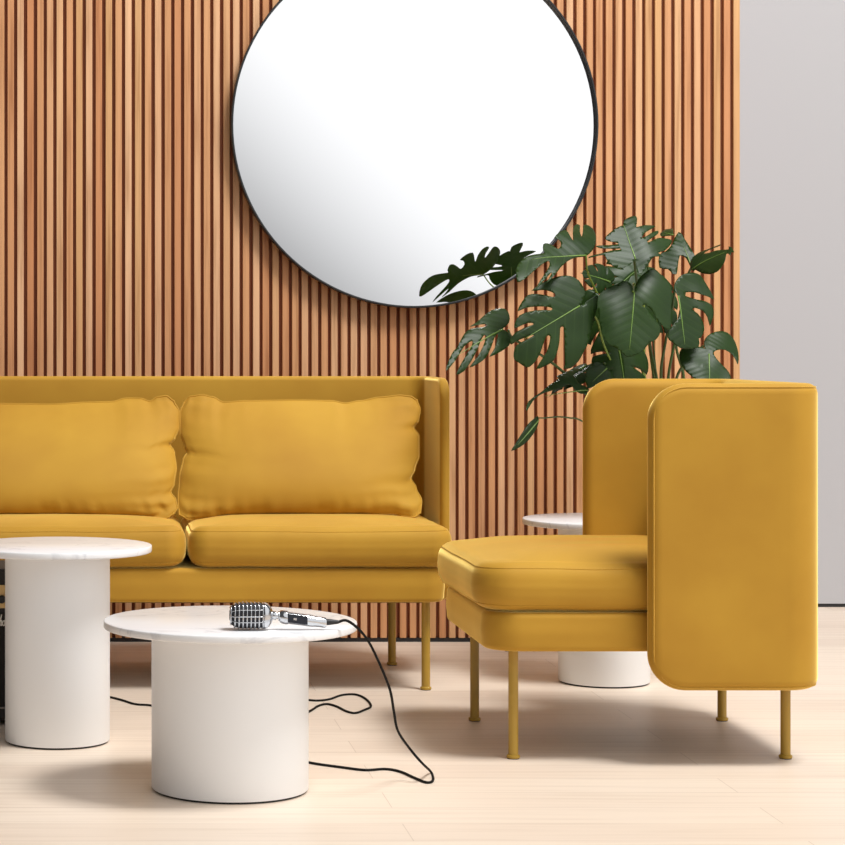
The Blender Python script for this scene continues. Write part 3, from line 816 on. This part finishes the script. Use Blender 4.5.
L_ = [
 # base px, tip px, Y base, Y tip, half width px, kwargs
 dict(b=(579, 306), t=(512, 343), Y=(5.86, 5.80), w=58, n=(0.1, -1, .25), nl=6, g=.019, seed=1, fold=.05, droop=.10, rear=.9),
 dict(b=(508, 330), t=(451, 358), Y=(5.92, 5.82), w=31, n=(-.1, -1, .5), nl=5, g=.024, seed=2, fold=.05, droop=.10, asym=(1, .8)),
 dict(b=(586, 256), t=(520, 262), Y=(5.90, 5.84), w=40, n=(0, -.55, 1), nl=4, g=.022, seed=3, fold=.10, droop=.2, asym=(1, 1.15)),
 dict(b=(634, 259), t=(629, 212), Y=(5.82, 5.88), w=44, n=(0.05, -.9, .55), nl=6, g=.018, seed=4, fold=.06, droop=.12, rear=.85, tipdroop=.02),
 dict(b=(633, 292), t=(630, 360), Y=(5.84, 5.78), w=50, n=(0, -1, .4), nl=5, g=.015, seed=5, fold=.0, droop=.2, rear=.95),
 dict(b=(679, 297), t=(683, 352), Y=(5.98, 5.92), w=41, n=(.2, -1, .45), nl=5, g=.02, seed=6, fold=.03, droop=.22, asym=(1, .7)),
 dict(b=(708, 354), t=(716, 392), Y=(6.0, 5.93), w=34, n=(.1, -1, .4), nl=3, g=.03, seed=7, fold=.05, droop=.3),
 dict(b=(694, 268), t=(730, 246), Y=(6.1, 6.02), w=34, n=(-.3, -.35, 1), nl=5, g=.02, seed=8, fold=.25, droop=.1),
 dict(b=(691, 268), t=(678, 228), Y=(6.15, 6.2), w=27, n=(0, -1, .3), nl=3, g=.02, seed=9, fold=.05, droop=.2),
 dict(b=(654, 240), t=(678, 230), Y=(6.12, 6.2), w=16, n=(0, -.6, 1), nl=3, g=.02, seed=19, fold=.05, droop=.2),
 dict(b=(603, 300), t=(612, 345), Y=(6.08, 6.05), w=32, n=(-.2, -1, .2), nl=4, g=.02, seed=10, fold=.05, droop=.2),
 dict(b=(618, 345), t=(628, 392), Y=(6.02, 5.98), w=30, n=(.1, -1, .3), nl=3, g=.02, seed=11, fold=.05, droop=.2),
 dict(b=(650, 285), t=(662, 330), Y=(6.1, 6.05), w=30, n=(.3, -1, .2), nl=4, g=.02, seed=12, fold=.05, droop=.2),
 dict(b=(604, 363), t=(596, 392), Y=(6.0, 5.95), w=19, n=(0, -1, .2), nl=2, g=.004, seed=13, fold=.05, droop=.2),
 dict(b=(588, 396), t=(534, 398), Y=(5.95, 5.85), w=20, n=(-.1, -.25, 1), nl=3, g=.02, seed=14, fold=.1, droop=.5, tipdroop=.3),
 dict(b=(586, 366), t=(548, 388), Y=(6.05, 5.95), w=16, n=(-.1, -.3, 1), nl=3, g=.02, seed=15, fold=.1, droop=.4),
 dict(b=(539, 418), t=(519, 447), Y=(5.92, 5.86), w=10, n=(.85, -.5, .3), nl=2, g=.004, seed=16, fold=.2, droop=.2),
 dict(b=(610, 282), t=(585, 272), Y=(6.15, 6.1), w=16, n=(0, -1, .3), nl=3, g=.02, seed=17, fold=.1, droop=.2),
 dict(b=(640, 268), t=(614, 288), Y=(6.2, 6.15), w=28, n=(0, -1, .5), nl=4, g=.02, seed=18, fold=.1, droop=.2),
]
for i, q in enumerate(L_):
    B = px(*q['b'], q['Y'][0]); q['B'] = B
    if i not in (10, 11, 12, 15, 17, 18): continue
    T = px(*q['t'], q['Y'][1])
    kw = {k: q[k] for k in ('nl', 'g', 'seed', 'fold', 'droop', 'rear', 'tipdroop', 'asym') if k in q}
    q['B'] = B
    leaf(B, T, q['w']*q['Y'][0]/F, q['n'], **kw)
S_ = [  # leaf index, pixel way-points with depth from the leaf down to the pot
 (0, [(596, 318, 5.93), (604, 345, 5.98), (620, 380, 6.05), (655, 450, 6.2)]),
 (1, [(514, 339, 5.94), (541, 355, 5.97), (562, 371, 6.0), (585, 393, 6.03), (640, 450, 6.2)]),
 (2, [(588, 273, 5.97), (598, 296, 6.10), (618, 350, 6.1), (650, 420, 6.2)]),
 (3, [(636, 275, 5.88), (641, 320, 6.05), (644, 380, 6.15), (660, 450, 6.25)]),
 (4, [(634, 284, 5.92), (643, 300, 5.98), (644, 345, 6.04), (645, 380, 6.1), (662, 450, 6.25)]),
 (5, [(676, 285, 6.05), (672, 310, 6.1), (665, 345, 6.14), (661, 380, 6.18), (668, 450, 6.25)]),
 (6, [(704, 346, 6.06), (694, 356, 6.1), (676, 380, 6.15), (670, 450, 6.25)]),
 (7, [(688, 275, 6.15), (680, 320, 6.2), (668, 380, 6.22), (668, 450, 6.28)]),
 (8, [(688, 278, 6.18), (676, 340, 6.25), (684, 380, 6.28), (684, 450, 6.3)]),
 (10, [(606, 330, 6.12), (616, 360, 6.15), (650, 420, 6.25)]),
 (11, [(618, 352, 6.06), (625, 380, 6.12), (655, 440, 6.25)]),
 (12, [(648, 300, 6.14), (650, 345, 6.18), (657, 380, 6.2), (668, 450, 6.28)]),
 (13, [(610, 368, 6.04), (625, 395, 6.1), (655, 450, 6.25)]),
 (14, [(600, 402, 6.0), (630, 430, 6.1), (660, 470, 6.25)]),
 (15, [(600, 368, 6.08), (630, 410, 6.15), (660, 460, 6.25)]),
 (16, [(547, 417.8, 5.94), (558, 416.8, 5.96), (570, 418, 5.98), (583, 421.6, 6.02), (630, 450, 6.15), (660, 500, 6.25)]),
 (9, [(648, 262, 6.15), (652, 320, 6.2), (660, 400, 6.28)]),
 (17, [(616, 300, 6.18), (635, 350, 6.22), (660, 430, 6.28)]),
 (18, [(645, 290, 6.22), (650, 350, 6.25), (664, 430, 6.28)]),
]
for k, (i, w_) in enumerate(S_):
    a = 2*PI*k/len(S_)
    pts = [L_[i]['B']]+[px(*w) for w in w_]+[root(.05*math.cos(a)-.01, .05*math.sin(a))]
    stem(pts[::-1], .0022 if i in (16, 17, 9) else .0028 if i in (0, 2) else .0038, STEML if i in (4, 2, 0) else STEM)
